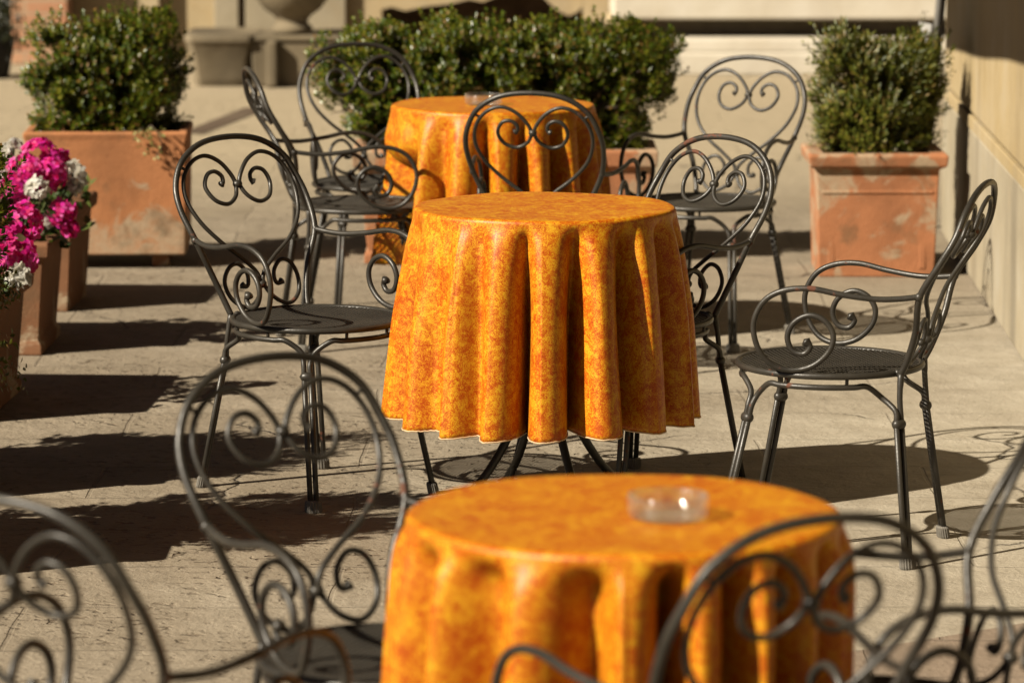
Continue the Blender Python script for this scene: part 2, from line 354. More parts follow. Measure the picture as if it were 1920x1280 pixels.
def awning():  # unseen shadow caster, its edge sloped to shade the upper wall
    y0, y1 = 4.0, 14.2
    r = empty('awning', (wx(y1), y1, 2.3)); tag(r, 'unseen dark brown canvas awning above the frame, placed to shade the upper stucco wall', 'awning')
    L = lambda x, y, z: (x-wx(y1), y-y1, z-2.3)
    m = MB(); th = .015
    xw, xo = .002, 1.30
    n = 24; vs = []
    for j in range(n+1):
        y = lerp(y0, y1, j/n)
        for (off, z) in ((xw, 2.95), (xo, 2.02+.06*(y1-y)), (xo, 2.02+.06*(y1-y)-.16-.006*math.sin(j*1.3))): 
            vs.append(L(wx(y)-off, y, z))
        for (off, z) in ((xo-th, 2.02+.06*(y1-y)-.16-.006*math.sin(j*1.3)), (xo-th, 2.02+.06*(y1-y)-th), (xw, 2.95-th*1.6)):
            vs.append(L(wx(y)-off, y, z))
    fs = [(j*6+k, j*6+(k+1) % 6, (j+1)*6+(k+1) % 6, (j+1)*6+k) for j in range(n) for k in range(6)]
    fs += [tuple(range(6))[::-1], tuple(n*6+k for k in range(6))]
    m.add(vs, fs); m.build('canvas', M['fabric'], r)
    for y in (y0+.3, y1-.3):
        a = MB(); a.tube([L(wx(y)-.02, y, 2.3), L(wx(y)-xo+.03, y, 2.0+.06*(y1-y))], .015); a.build('bracket', M['iron'], r)
awning()
# leaning pole and white board beyond the wall corner
r = empty('leaning_pole', (1.60, 15.22, 0)); tag(r, 'thin grey metal pole leaning at the far corner of the stucco wall', 'pole')
b = MB(); b.tube([(-.035, 0, 0.), (-.005, 0, .3), (.05, 0, 1.0), (.10, 0, 1.7)], .013, 12); b.tube([(-.020, .03, 0.), (.015, .03, .3), (.07, .03, 1.0), (.12, .03, 1.7)], .009, 12); b.build('shaft', M['lead'], r)
b = MB(); b.add([(-.035, -.012, .80), (.012, -.012, .79), (.005, -.012, .72), (-.012, -.012, .64), (-.035, .006, .80), (.012, .006, .79), (.005, .006, .72), (-.012, .006, .64)],
                [(3, 2, 1, 0), (4, 5, 6, 7), (0, 1, 5, 4), (1, 2, 6, 5), (2, 3, 7, 6), (3, 0, 4, 7)]); b.build('white_flap', M['white'], r)

# background facade, d about 23.6
def PX(u, d): return (u-960)*(d*1.0+.05)/F_PX
def facade():
    D0 = 23.6
    r = empty('church_facade', (0, D0, 0)); tag(r, 'blurred cream and grey stone church front across the square, with pilasters and dark openings', 'building')
    X = lambda u: PX(u, D0)
    w = MB()
    # wall with two openings: left doorway u<40, low dark opening u 716..1092
    w.box(X(44), X(716), 0, 1., 0, 4.2); w.box(X(1092), 9, 0, 1., 0, 4.2); w.box(-14, X(-330), 0, 1., 0, 4.2)
    w.box(X(-330), X(44), 0, 1., 3.2, 4.2)
    w.build('wall', M['cream'], r)
    # ragged stone head of the low opening
    pts = [(716, .30), (735, .315), (760, .292), (800, .318), (845, .334), (880, .36), (905, .345), (950, .40), (1010, .40), (1032, .33), (1050, .285), (1066, .262), (1082, .285), (1092, .32)]
    h = MB(); vs = []
    for u, z in pts:
        for y in (-.002, .995): vs += [(X(u), y, z), (X(u), y, 4.2)]
    n = len(pts)
    fs = []
    for i in range(n-1):
        a = i*4; c = a+4
        fs += [(a, c, c+1, a+1), (a+2, a+3, c+3, c+2), (a, a+2, c+2, c)]
    h.add(vs, fs); h.build('arch_head', M['cream'], r)
    k = MB(); k.box(X(700), X(1110), 1.002, 1.1, 0, 3); k.build('recess', M['recess'], r)
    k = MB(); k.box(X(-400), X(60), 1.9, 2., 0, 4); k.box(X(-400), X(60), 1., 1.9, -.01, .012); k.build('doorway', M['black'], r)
    p = MB(); p.box(X(38), X(142), -.35, -.003, 0, 4.1); p.build('brick_pilaster', M['brick'], r, .01)
    p = MB(); p.box(X(142), X(304), -.10, -.003, 0, 4.1); p.build('pilaster', M['cream'], r, .008)
    p = MB(); p.box(X(405), X(450), -.06, -.003, 0, 4.1); p.build('pilaster', M['panelstone'], r, .006)
    p = MB(); p.box(X(463), X(650), -.07, -.003, 0, 4.1); p.build('panel', M['panelstone'], r, .006)
    p = MB(); p.box(X(450), X(463), -.01, -.003, 0, 4.1); p.build('groove', M['dkstone'], r)
facade()
def bench():
    r = empty('stone_bench', (1.6, 22.5, 0)); tag(r, 'long pale stone bench with overhanging slab and steps before the far church front', 'bench')
    L = 1.6
    x0, x1 = PX(1150, 22.6)-L, 4.2
    m = MB(); m.box(x0+.32, x1, 0, .30, 0, .118); m.build('lower_step', M['travertine'], r, .008)
    m = MB(); m.box(x0+.27, x1, .16, .5, .1185, .190); m.build('upper_step', M['travertine'], r, .008)
    m = MB(); m.box(x0+.12, x1, .55, 1.09, .1905, .292); m.build('bench_base', M['greystone'], r, .004)
    m = MB(); m.box(x0, x1, .30, 1.09, .2925, .44); m.build('bench_slab', M['travertine'], r, .018, 4)
    m = MB(); m.box(x0-.02, x0+.119, .35, 1.08, 0, .292); m.build('end_block', M['cream'], r, .03, 3)
bench()
def fountain():
    r = empty('stone_fountain', (-1.30, 21.6, 0)); tag(r, 'weathered grey stone fountain basin with a baluster vase on top, before the church', 'fountain')
    m = MB()
    # curved basin wall, flaring upwards
    pr = [(.34, 0), (.36, .03), (.37, .05), (.40, .15), (.455, .235), (.475, .25), (.475, .285), (.40, .285), (.30, .27)]
    vs = []; n = 28
    for rr, z in pr:
        for k in range(n):
            a = 2*math.pi*k/n; e = 9.; c, s = math.cos(a), math.sin(a)
            q = (abs(c)**e+abs(s)**e)**(-1/e)
            vs.append((rr*q*c*.43-.295, .36+rr*q*s*.7, z))
    fs = [(i*n+k, i*n+(k+1) % n, (i+1)*n+(k+1) % n, (i+1)*n+k) for i in range(len(pr)-1) for k in range(n)]
    fs.append(tuple((len(pr)-1)*n+k for k in range(n)))
    m.add(vs, fs, True); m.build('basin', M['greystone'], r, .006)
    m = MB()
    m.box(-.045, .02, .0, .5, 0, .262, .0)
    m.build('bracket', M['greystone'], r, .02, 3)
    m = MB(); m.box(-.13, .49, .07, .6, 0, .2495, .012); m.build('base_block', M['greystone'], r, .012, 3)
    m = MB(); m.box(-.11, .50, .055, .6, .250, .283); m.build('ledge', M['greystone'], r, .012, 3)
    m = MB(); m.lathe([(.0001, .2865), (.11, .2865), (.11, .325), (.09, .335), (.085, .36), (.105, .385), (.155, .42), (.20, .48), (.225, .56), (.21, .66), (.15, .74), (.10, .80), (.14, .84), (.12, .86), (.0001, .86)], (.09, .22, 0), 28)
    m.build('vase', M['greystone'], r)
fountain()
r = empty('dark_object', (-2.95, 22.3, 0)); tag(r, 'unidentified dark object, built as a potted shrub, beside the black doorway at the far left', 'shrub')

# ------------------------------------------------------------------ foliage
def leaf_quad(m, c, d, w, L, up):
    """one folded leaf: two faces along d"""
    s = d.cross(up)
    if s.length < 1e-4: s = d.cross(Vector((1, 0, .3)))
    s.normalize(); nn = s.cross(d)
    a = c; e = c+d*L; md = c+d*(L*.5)-nn*(w*.12)
    l = md+s*(w*.5)+nn*(w*.22); rr = md-s*(w*.5)+nn*(w*.22)
    b = len(m.v); m.v += [tuple(a), tuple(l), tuple(e), tuple(rr)]
    m.f.append((b, b+1, b+2, b+3)); m.smooth.append(False)
def rdir(rg):
    z = rg.uniform(-1, 1); a = rg.uniform(0, 2*math.pi); q = math.sqrt(1-z*z); return Vector((q*math.cos(a), q*math.sin(a), z))
def bush(name, loc, hx, hy, h, seed, n_sprig, mat, lw, ll, per=9, neck=.75, label='', cat='bush', group=None, lump=.10, spikes=1., rz=0, feather=False, dens=1.55):
    """clipped bush standing at loc, half sizes hx hy, height h: sprigs of leaves gathered in clumps through the volume"""
    rg = random.Random(seed)
    r = empty(name, loc, rz); tag(r, label, cat, group)
    def half(z):
        t = z/h; return interp(t, [0, .18, .5, .85, 1.], [neck, neck+.12, 1., 1., .93])
    # clumps over the surface
    cl = []
    area = 2*(hx*2+hy*2)*h+4*hx*hy
    nc = int(area/(lump*lump*dens))
    for i in range(nc):
        f = rg.random()*area
        if f < 4*hx*hy*1.0:
            z = h*rg.uniform(.86, 1.06); p = Vector((rg.uniform(-hx, hx)*.95, rg.uniform(-hy, hy)*.95, z))
        else:
            z = h*rg.uniform(.03, .95); k = half(z)
            if rg.random() < hx/(hx+hy): p = Vector((rg.uniform(-hx, hx)*k, rg.choice((-1, 1))*hy*k*rg.uniform(.84, 1.03), z))
            else: p = Vector((rg.choice((-1, 1))*hx*k*rg.uniform(.84, 1.04), rg.uniform(-hy, hy)*k, z))
        cl.append((p+rdir(rg)*lump*.22, lump*rg.uniform(.42, 1.2)))
    m = MB(); ctr = Vector((0, 0, h*.5))
    tw = MB()
    for i in range(n_sprig):
        p, rad = rg.choice(cl)
        o = Vector((p.x/hx, p.y/hy, (p.z-h*.45)/(h*.5)))
        o = Vector((o.x if abs(o.x) > .6 else o.x*.4, o.y if abs(o.y) > .6 else o.y*.4, o.z*.6+.25)).normalized()
        q = rdir(rg); q = (q+o*.9)
        q.normalize()
        c = p+q*rad*(rg.random()**.45)*.95-o*lump*.25
        d = (o*.7+q*.55+Vector((0, 0, .75))).normalized()
        if rg.random() < .05*spikes: c += d*rg.uniform(.01, .055)
        ax = d
        for j in range(per):
            t = j/per
            if feather:
                a = rg.uniform(0, 6.28); sd = ax.cross(Vector((math.cos(a), math.sin(a), .2))).normalized()
                dd = (ax*.75+sd*.8).normalized(); cc = c+ax*(t*ll*2.6)
            else:
                a = j*2.4+rg.uniform(-.5, .5); sd = ax.cross(Vector((math.cos(a), math.sin(a), .31))).normalized()
                dd = (ax*lerp(.35, 1.1, t)+sd*.85+rdir(rg)*.25).normalized(); cc = c+ax*(t*ll*1.7)
            leaf_quad(m, cc, dd, lw*rg.uniform(.75, 1.15), ll*rg.uniform(.7, 1.15), ax)
        if i % 14 == 0:
            tw.tube([Vector((p.x*.35, p.y*.35, max(.0, c.z*.25))), (p*.7+Vector((0, 0, c.z*.1))), c], [.004, .003, .0015], 4, False)
    # sparse inner leaves so that the heart is dark, not hollow
    for i in range(int(n_sprig*.9)):
        z = h*rg.uniform(.02, .92); k = half(z)*.78
        leaf_quad(m, Vector((rg.uniform(-hx, hx)*k, rg.uniform(-hy, hy)*k, z)), rdir(rg), lw*2., ll*1.9, rdir(rg))
    for i in range(7):
        a = Vector((rg.uniform(-hx, hx)*.45, rg.uniform(-hy, hy)*.4, -.05)); e = Vector((a.x*1.6, a.y*1.6, h*rg.uniform(.5, .8)))
        tw.tube(spline([a, (a+e)*.5+rdir(rg)*.02, e], 4), [.008-.0005*q for q in range(9)], 6)
    m.build('foliage', mat, r); tw.build('stem', M['bark'], r)
    return r
# ------------------------------------------------------------------ planters
def planter(loc, w, d, h, mat, label, rz=0., rim=.035, rimh=.05, taper=.02, panel=False, feet=0., band=False, cat='planter', group='terracotta planters', foot_lip=.0, soil_drop=.035):
    r = empty('terracotta_planter', loc, rz); tag(r, label, cat, group)
    z0 = feet; m = MB(); t = .028
    x, y = w/2-rim*.6, d/2-rim*.6
    # walls as a closed shell with an open top
    def ring(hx, hy, z): return [(-hx, -hy, z), (hx, -hy, z), (hx, hy, z), (-hx, hy, z)]
    prof = [(x-taper, y-taper, z0)]
    if foot_lip: prof = [(x-taper+foot_lip, y-taper+foot_lip, z0), (x-taper+foot_lip, y-taper+foot_lip, z0+.03), (x-taper, y-taper, z0+.045)]
    prof += [(x, y, h-rimh-.012), (x+rim*.5, y+rim*.5, h-rimh), (x+rim*.6, y+rim*.6, h-.008), (x+rim*.45, y+rim*.45, h), (x-t, y-t, h), (x-t, y-t, h-soil_drop-.03)]
    vs = []
    for hx, hy, z in prof: vs += ring(hx, hy, z)
    n = len(prof)
    fs = [(i*4+k, i*4+(k+1) % 4, (i+1)*4+(k+1) % 4, (i+1)*4+k) for i in range(n-1) for k in range(4)]
    fs.append((3, 2, 1, 0)); m.add(vs, fs); m.build('pot', mat, r, .009, 3)
    s = MB(); n = 10
    vs = [(lerp(-x+t, x-t, i/n), lerp(-y+t, y-t, j/n), h-soil_drop+rnd.uniform(-.01, .008)) for j in range(n+1) for i in range(n+1)]
    s.add(vs, [(j*(n+1)+i, j*(n+1)+i+1, (j+1)*(n+1)+i+1, (j+1)*(n+1)+i) for j in range(n) for i in range(n)], True); s.build('soil', M['soil'], r)
    if panel:      # raised frame of the old moulded planter, and a frieze of small bosses under the rim
        p = MB(); yy = -y
        for sx in (-1, 1): p.box(sx*(x-.055)-.012, sx*(x-.055)+.012, yy-.004+.012, yy+.03, z0+.03, h-.15)
        p.box(-x+.02, x-.02, yy-.001, yy+.03, h-.142, h-.130)
        p.build('moulding', mat, r, .003)
    if feet:
        for sx in (-1, 1):
            for sy in (-1, 1):
                f = MB(); f.box(sx*(x-.10)-.03, sx*(x-.10)+.03, sy*(y-.09)-.03, sy*(y-.09)+.03, 0, feet-.0005); f.build('foot', M['tc_dark'], r, .004)
    return r
TPG = 'terracotta planters'
planter((-1.452, 14.22, 0), .585, .44, .492, M['tc_plain'], 'large smooth orange terracotta planter raised on feet, behind the pink flowers', R(2), .010, .022, .006, feet=.05)
bush('boxwood_bush', (-1.462, 14.26, .46), .222, .175, .362, 11, 2500, M['box'], .0125, .020, neck=.80, label='square clipped boxwood bush in the large smooth planter at the upper left', group='clipped bushes in planters')
planter((1.282, 13.97, 0), .49, .42, .437, M['tc_old'], 'ornate flaking terracotta planter with moulded rim beside the stucco wall', 0, .05, .045, .012, panel=True)
bush('yew_bush', (1.285, 14.0, .40), .146, .135, .355, 23, 2700, M['yew'], .0078, .024, per=12, neck=.62, label='feathery yew bush in the flaking planter against the wall at the right', group='clipped bushes in planters', lump=.085, spikes=2.5, feather=True)
planter((-.025, 14.33, 0), 1.10, .42, .415, M['tc_old'], 'long terracotta trough under the wide hedge behind the farthest table', 0, .04, .06, .03, foot_lip=.012)
bush('boxwood_hedge', (-.035, 14.36, .385), .585, .205, .385, 37, 8600, M['box'], .0125, .020, neck=.70, dens=1.0, label='wide clipped boxwood hedge in the long trough behind the farthest table', group='clipped bushes in planters', spikes=1.5)
# row of boxes along the left edge; the two nearest stand outside the frame but shade the paving
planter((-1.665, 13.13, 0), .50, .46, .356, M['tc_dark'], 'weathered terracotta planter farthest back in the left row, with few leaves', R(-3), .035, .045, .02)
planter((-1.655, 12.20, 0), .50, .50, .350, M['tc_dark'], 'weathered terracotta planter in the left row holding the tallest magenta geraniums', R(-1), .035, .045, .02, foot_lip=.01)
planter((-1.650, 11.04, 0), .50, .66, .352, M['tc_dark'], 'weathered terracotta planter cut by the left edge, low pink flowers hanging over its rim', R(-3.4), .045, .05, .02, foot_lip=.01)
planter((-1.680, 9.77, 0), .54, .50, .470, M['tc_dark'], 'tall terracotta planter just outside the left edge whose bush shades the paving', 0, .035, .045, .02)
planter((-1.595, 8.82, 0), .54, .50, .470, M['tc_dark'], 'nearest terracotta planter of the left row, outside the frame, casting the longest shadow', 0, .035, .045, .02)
bush('boxwood_bush', (-1.66, 9.80, .44), .31, .22, .30, 41, 3400, M['box'], .0125, .020, neck=.85, label='dark boxwood bush whose leafy sprigs poke in at the left edge', group='clipped bushes in planters', spikes=4)
bush('boxwood_bush', (-1.57, 8.85, .44), .28, .20, .44, 43, 3200, M['box'], .0125, .020, neck=.85, label='boxwood bush outside the left edge that throws the nearest leafy shadow', group='clipped bushes in planters', spikes=3)
# overhanging sprig of the near bush
def add_sprigs():
    o = [c for c in bpy.data.objects if c.name.startswith('boxwood_bush') and abs(c.location.y-9.8) < .01][0]
    m = MB(); rg = random.Random(5)
    for i in range(60):
        a = Vector((rg.uniform(.27, .375), rg.uniform(-.2, .1), rg.uniform(-.20, .10)))
        d = Vector((.75, rg.uniform(-.3, .3), rg.uniform(-.3, .6))).normalized()
        for j in range(9):
            s = d.cross(rdir(rg)).normalized(); leaf_quad(m, a+d*(j*.008), (d*.5+s).normalized(), .012, .019, d)
    m.build('hanging_sprig', M['box'], o)
add_sprigs()
# unidentified dark object by the far door, built as a potted shrub
rg = random.Random(3); m = MB()
for i in range(900):
    p = rdir(rg)*rg.random()**.4*.22+Vector((0, 0, .30)); leaf_quad(m, p, rdir(rg), .02, .045, rdir(rg))
sh = [o for o in bpy.data.objects if o.name == 'dark_object'][0]
m.build('foliage', M['dkleaf'], sh)
m = MB(); m.lathe([(.0001, 0), (.11, 0), (.15, .20), (.155, .22), (.13, .22), (.12, .17), (.0001, .17)], n=20); m.build('pot', M['black'], sh)

# geraniums
def geranium(name, loc, heads, mat, label, leaves, seed, spread=.2, rz=0):
    rg = random.Random(seed); r = empty(name, loc); tag(r, label, 'flower', 'geraniums in the left planters')
    st = MB()
    for (x, y, z, rad) in heads:
        h = MB(); c = Vector((x, y, z))
        wh = 'white' in name; rad *= 1.0 if wh else 1.12; nfl = int((26 if wh else 48)*(rad/.05)**1.7)+(8 if wh else 10)
        for i in range(nfl):
            o = rdir(rg); o.z = o.z*.8+.15; o.normalize(); fc = c+o*rad*rg.uniform(.78, 1.05)
            s = o.cross(rdir(rg)).normalized(); t = o.cross(s)
            pr = rg.uniform(.014, .021)*(1.15 if wh else 1.)
            for k in range(5):
                a = k*1.2566+rg.uniform(-.2, .2); d = (s*math.cos(a)+t*math.sin(a)); q = d.cross(o)
                bb = len(h.v); e = fc+d*pr+o*pr*rg.uniform(-.1, .5); md = fc+d*pr*.6+o*pr*.25
                h.v += [tuple(fc), tuple(md+q*pr*.42), tuple(e+q*pr*.22), tuple(e-q*pr*.22), tuple(md-q*pr*.42)]
                h.f.append((bb, bb+1, bb+2, bb+3, bb+4)); h.smooth.append(True)
        h.build('flower_head', mat, r)
        st.tube(spline([(x*.35, y*.5, -.02), (x*.75, y*.8, z*.45), (x, y, z-rad*.4)], 5), .0035, 6)
    st.build('stem', M['ger'], r)
    lv = MB()
    for i in range(leaves):
        c = Vector((rg.gauss(0, spread*.55), rg.gauss(0, spread*.5), rg.uniform(0, .19)))
        c.x = max(-.24, min(.26, c.x)); c.y = max(-.28, min(.28, c.y))
        n = (Vector((rg.uniform(-.7, .7), rg.uniform(-1., .3), .8))).normalized(); s = n.cross(rdir(rg)).normalized(); t = n.cross(s); rad = rg.uniform(.015, .032)
        bb = len(lv.v); lv.v.append(tuple(c-n*rad*.25))
        for k in range(9):
            a = .35+k*(2*math.pi-.7)/8; q = rad*(1+.09*math.cos(k*math.pi)); lv.v.append(tuple(c+(s*math.cos(a)+t*math.sin(a))*q))
        for k in range(8): lv.f.append((bb, bb+1+k, bb+2+k)); lv.smooth.append(True)
    lv.build('leaf_cluster', M['ger'], r)
    return r
GB = (-1.60, 12.20, .31)
def gl(base, u, v, d, rp):
    x = (u-960)*(d*.989+.2)/F_PX; th = PITCH-math.atan((640-v)/F_PX)
    return (x-base[0], d-base[1], CAMH-d*math.tan(th)-base[2], rp*d/F_PX)
geranium('pink_geranium', GB, [gl(GB, *a) for a in ((75, 291, 12.15, 27), (42, 314, 12.2, 24), (97, 325, 12.08, 25), (110, 303, 12.2, 20), (62, 322, 12.05, 20), (28, 354, 12.0, 25), (116, 399, 11.98, 22), (131, 428, 12.0, 12), (85, 345, 12.1, 18), (5, 330, 12.3, 14))],
         M['pink'], 'tall magenta geranium with the biggest round flower heads at the left', 340, 1)
GB2 = (-1.62, 12.15, .31)
geranium('white_geranium', GB2, [gl(GB2, *a) for a in ((70, 355, 11.95, 18), (139, 321, 12.1, 15), (146, 340, 12.1, 10), (7, 326, 12.2, 17), (15, 310, 12.2, 12), (5, 297, 12.2, 11), (28, 274, 12.2, 8), (12, 284, 12.25, 8), (143, 352, 12.1, 8), (88, 412, 12.0, 8))],
         M['whitep'], 'white geranium blooming among the tall magenta flower heads', 60, 2)
GC = (-1.60, 11.05, .31)
geranium('pink_geranium', GC, [gl(GC, *a) for a in ((45, 417, 11.05, 31), (10, 446, 11.0, 26), (36, 478, 10.95, 27), (10, 487, 10.9, 22), (50, 492, 11.0, 14), (25, 440, 11.1, 22), (0, 420, 11.0, 18))],
         M['pink'], 'low red magenta geranium spilling over the planter at the left edge', 200, 4)
GC2 = (-1.60, 10.98, .31)
geranium('white_geranium', GC2, [gl(GC2, *a) for a in ((33, 512, 10.85, 13), (42, 524, 10.85, 10), (24, 520, 10.85, 8))], M['whitep'], 'small white geranium bloom under the lowest magenta heads at the left edge', 60, 6)
GA = (-1.62, 13.12, .31)
m = empty('ivy_plant', GA); tag(m, 'low dark green plant with sparse leaves in the rearmost left planter', 'plant')
rg = random.Random(9); lv = MB(); st = MB()
for i in range(170):
    c = Vector((rg.uniform(-.2, .22), rg.uniform(-.2, .18), rg.uniform(0, .08)+.05*rg.random()**2)); leaf_quad(lv, c, (rdir(rg)+Vector((0, 0, .5))).normalized(), .03, .04, rdir(rg))
    if i % 6 == 0: st.tube([(c.x*.6, c.y*.6, -.02), tuple(c)], .002, 5)
lv.build('foliage', M['ger'], m); st.build('stem', M['bark'], m)
# pale trailing sprig over the smooth planter's rim
m = empty('trailing_sprig', (-1.285, 14.0, .47)); tag(m, 'pale yellow green sprig trailing over the rim of the large smooth planter', 'plant')
lv = MB(); st = MB(); rg = random.Random(12)
st.tube(spline([(-.02, .05, -.005), (0, .0, .045), (.03, -.03, .02), (.045, -.035, -.03), (.02, -.035, -.065)], 5), .0018, 5); st.tube(spline([(-.02, .05, -.005), (-.02, -.02, .04), (-.05, -.035, .01), (-.055, -.035, -.01)], 5), .0015, 5)
for i in range(80):
    t = rg.random(); c = Vector((lerp(-.06, .05, rg.random()), -.035+rg.uniform(-.012, .015), .035-.10*t**1.3*(1 if rg.random() < .5 else .4))); leaf_quad(lv, c, rdir(rg), .010, .018, rdir(rg))
lv.build('foliage', mat_leaf('pale_leaf', [(.34, .31, .10), (.42, .37, .15), (.24, .26, .06)], .5, .3), m); st.build('stem', M['bark'], m)

# ------------------------------------------------------------------ chairs
CS = 1.0235
RT, RI, RA, RL = .0076, .0054, .0066, .0066        # tube radii: loop, scrolls, arms, legs
def bz(z): return interp(z, [.40, .43, .49, .615, .74, .86], [.186, .192, .222, .245, .318, .353])
def TZ(z): return z-.017*max(0, z-.43)/.43
def bp(x, z, off=0.): return Vector((x, -bz(z)-off, TZ(z)))
LOOP = [(.12, .425), (.128, .46), (.15, .53), (.185, .615), (.197, .69), (.187, .75), (.155, .808), (.09, .848), (0, .86)]
HEART = [(.062, .492), (.050, .487), (.041, .497), (.043, .523), (.066, .546), (.095, .538), (.113, .503), (.104, .462), (.068, .438), (.028, .452), (.005, .488), (.010, .520), (.05, .558), (.105, .602), (.150, .655), (.169, .712),
         (.160, .764), (.128, .803), (.085, .817), (.044, .800), (.014, .766), (.005, .738), (.018, .710), (.050, .694), (.084, .706), (.100, .738), (.088, .768), (.064, .776), (.045, .764), (.043, .748), (.050, .742)]
ARM = [(.185, -.243, .608), (.196, -.20, .603), (.207, -.15, .602), (.220, -.08, .610), (.229, -.01, .622), (.233, .05, .616), (.234, .095, .590), (.234, .118, .540), (.231, .108, .485), (.222, .078, .448), (.212, .035, .436), (.208, -.012, .448),
       (.206, -.048, .482), (.206, -.056, .520), (.208, -.036, .550), (.210, -.002, .560), (.211, .032, .542), (.212, .046, .510), (.212, .034, .480), (.212, .008, .474), (.212, -.006, .490), (.212, .004, .502)]
def make_chair():
    r = empty('iron_chair')
    K = lambda p: Vector(p)*CS
    # seat: dished disc of expanded metal in a tube rim
    s = MB(); n = 48; rings = [.0, .05, .10, .15, .185, .2035]
    RS, sp, hh, ww = .203, .0105, .0017, .0010          # expanded metal: two crossing families of upright strands
    for sgn in (1, -1):
        ca_, sa_ = math.cos(R(33*sgn)), math.sin(R(33*sgn))
        for i in range(-20, 21):
            off = i*sp
            if abs(off) >= RS-.002: continue
            L = math.sqrt(RS*RS-off*off); nseg = 6; vs = []
            for k in range(nseg+1):
                u = lerp(-L, L, k/nseg)
                for (dw, dh) in ((-ww, -hh), (ww, -hh), (ww, hh), (-ww, hh)):
                    x, y = u*ca_-(off+dw)*sa_, u*sa_+(off+dw)*ca_
                    vs.append((x*CS, y*CS, (.4215+.005*((x*x+y*y)/.0416)+dh)*CS))
            fs = [(k*4+q, k*4+(q+1) % 4, (k+1)*4+(q+1) % 4, (k+1)*4+q) for k in range(nseg) for q in range(4)]+[(3, 2, 1, 0), tuple(nseg*4+q for q in range(4))]
            s.add(vs, fs)
    seat = s.build('seat', M['mesh'], r)
    m = MB(); q = 12; prof = [((.207+.0078*math.cos(2*math.pi*k/q))*CS, (.424+.0078*math.sin(2*math.pi*k/q))*CS) for k in range(q)]
    m.lathe(prof, n=64, closed=True); m.build('seat_rim', M['iron'], seat)
    # back loop
    half = [bp(x, z) for x, z in LOOP]
    full = half+[Vector((-p.x, p.y, p.z)) for p in half[-2::-1]]
    m = MB(); m.tube([K(p) for p in spline(full, 9)], RT*CS, 12); m.build('back_frame', M['iron'], r)
    for sx in (1, -1):
        m = MB(); pts = spline([bp(x*sx, z, .002*sx if x < .03 else 0) for x, z in HEART], 6); c = len(pts)
        rr = [RI*CS*(1+.75*max(0, 1-i/4.5)+.75*max(0, 1-(c-1-i)/4.5)) for i in range(c)]
        m.tube([K(p) for p in pts], rr, 10)
        a, e = bp(sx*.150, .786), bp(sx*.166, .795); m.tube([K(a), K(e)], .0038*CS, 8)       # little weld to the loop
        m.build('back_scroll', M['iron'], r)
    for z in (.740, .490):
        m = MB(); p = K(bp(0, z)); m.ball(p, .0125*CS, 14, .85); m.build('rivet', M['iron'], r)
    for sx in (1, -1):
        m = MB(); pts = spline([(x*sx, y, z) for x, y, z in ARM], 7); c = len(pts)
        rr = [RA*CS*(1+.8*max(0, 1-(c-1-i)/5.)) for i in range(c)]
        m.tube([K(p) for p in pts], rr, 12); m.ball(K((.187*sx, -.244, .608)), .0098*CS, 10); m.build('armrest', M['iron'], r)
    # legs: two parallel tubes, collar and ribbed foot
    info = {}
    for nm, sx, front in (('fl', -1, 1), ('fr', 1, 1), ('rl', -1, 0), ('rr', 1, 0)):
        if front: foot, col = Vector((.186*sx, .216, 0)), Vector((.152*sx, .152, .315))
        else: foot, col = Vector((.188*sx, -.228, 0)), Vector((.138*sx, -.192, .315))
        tan = Vector((-col.y, col.x, 0)).normalized()
        info[nm] = (foot, col, tan)
        m = MB()
        for k in (-1, 1):
            o = tan*(.0078*k)
            m.tube([K(foot+o*.9+Vector((0, 0, .006))), K(lerp(foot, col, .5)+o), K(col+o+(col-foot).normalized()*.006)], RL*CS, 12)
        if not front:      # the outer tube runs on into the back loop
            up = bp(.12*sx, .425); k = -1 if sx > 0 else 1
            m.tube([K(p) for p in spline([col+tan*(.0078*k), lerp(col, up, .5)+Vector((.002*sx, 0, 0)), up], 5)], [RL*CS]*8+[RT*CS]*3, 12)
            m.ball(K(up+Vector((-.012*sx, .010, .0))), .0095*CS, 10)
        leg = m.build('leg', M['iron'], r)
        ax = (col-foot).normalized()
        m = MB(); c0 = [K(col+tan*(.0105*t)) for t in (-1.35, -.9, 0, .9, 1.35)]; m.tube(c0, [.0085*CS, .0118*CS, .0122*CS, .0118*CS, .0085*CS], 14); m.build('collar', M['iron'], leg)
        m = MB(); nn = 36; vs = []
        for j, (zz, gr) in enumerate(((0.0005, .93), (.004, 1.), (.024, .97), (.028, .80))):
            for k in range(nn):
                a = 2*math.pi*k/nn; rr = (1+.05*(1 if k % 2 else -1))*gr
                v = tan*(.0205*math.cos(a)*rr)+Vector((-tan.y, tan.x, 0))*(.0135*math.sin(a)*rr)
                vs.append(K(foot+v+Vector((ax.x*zz, ax.y*zz, zz))))
        fs = [(j*nn+k, j*nn+(k+1) % nn, (j+1)*nn+(k+1) % nn, (j+1)*nn+k) for j in range(3) for k in range(nn)]+[tuple(range(nn))[::-1], tuple(3*nn+k for k in range(nn))]
        m.add(vs, fs); m.build('foot_cap', M['rubber'], leg)
    # curved rails under the rim between neighbouring legs
    RR, ZR = .199, .398
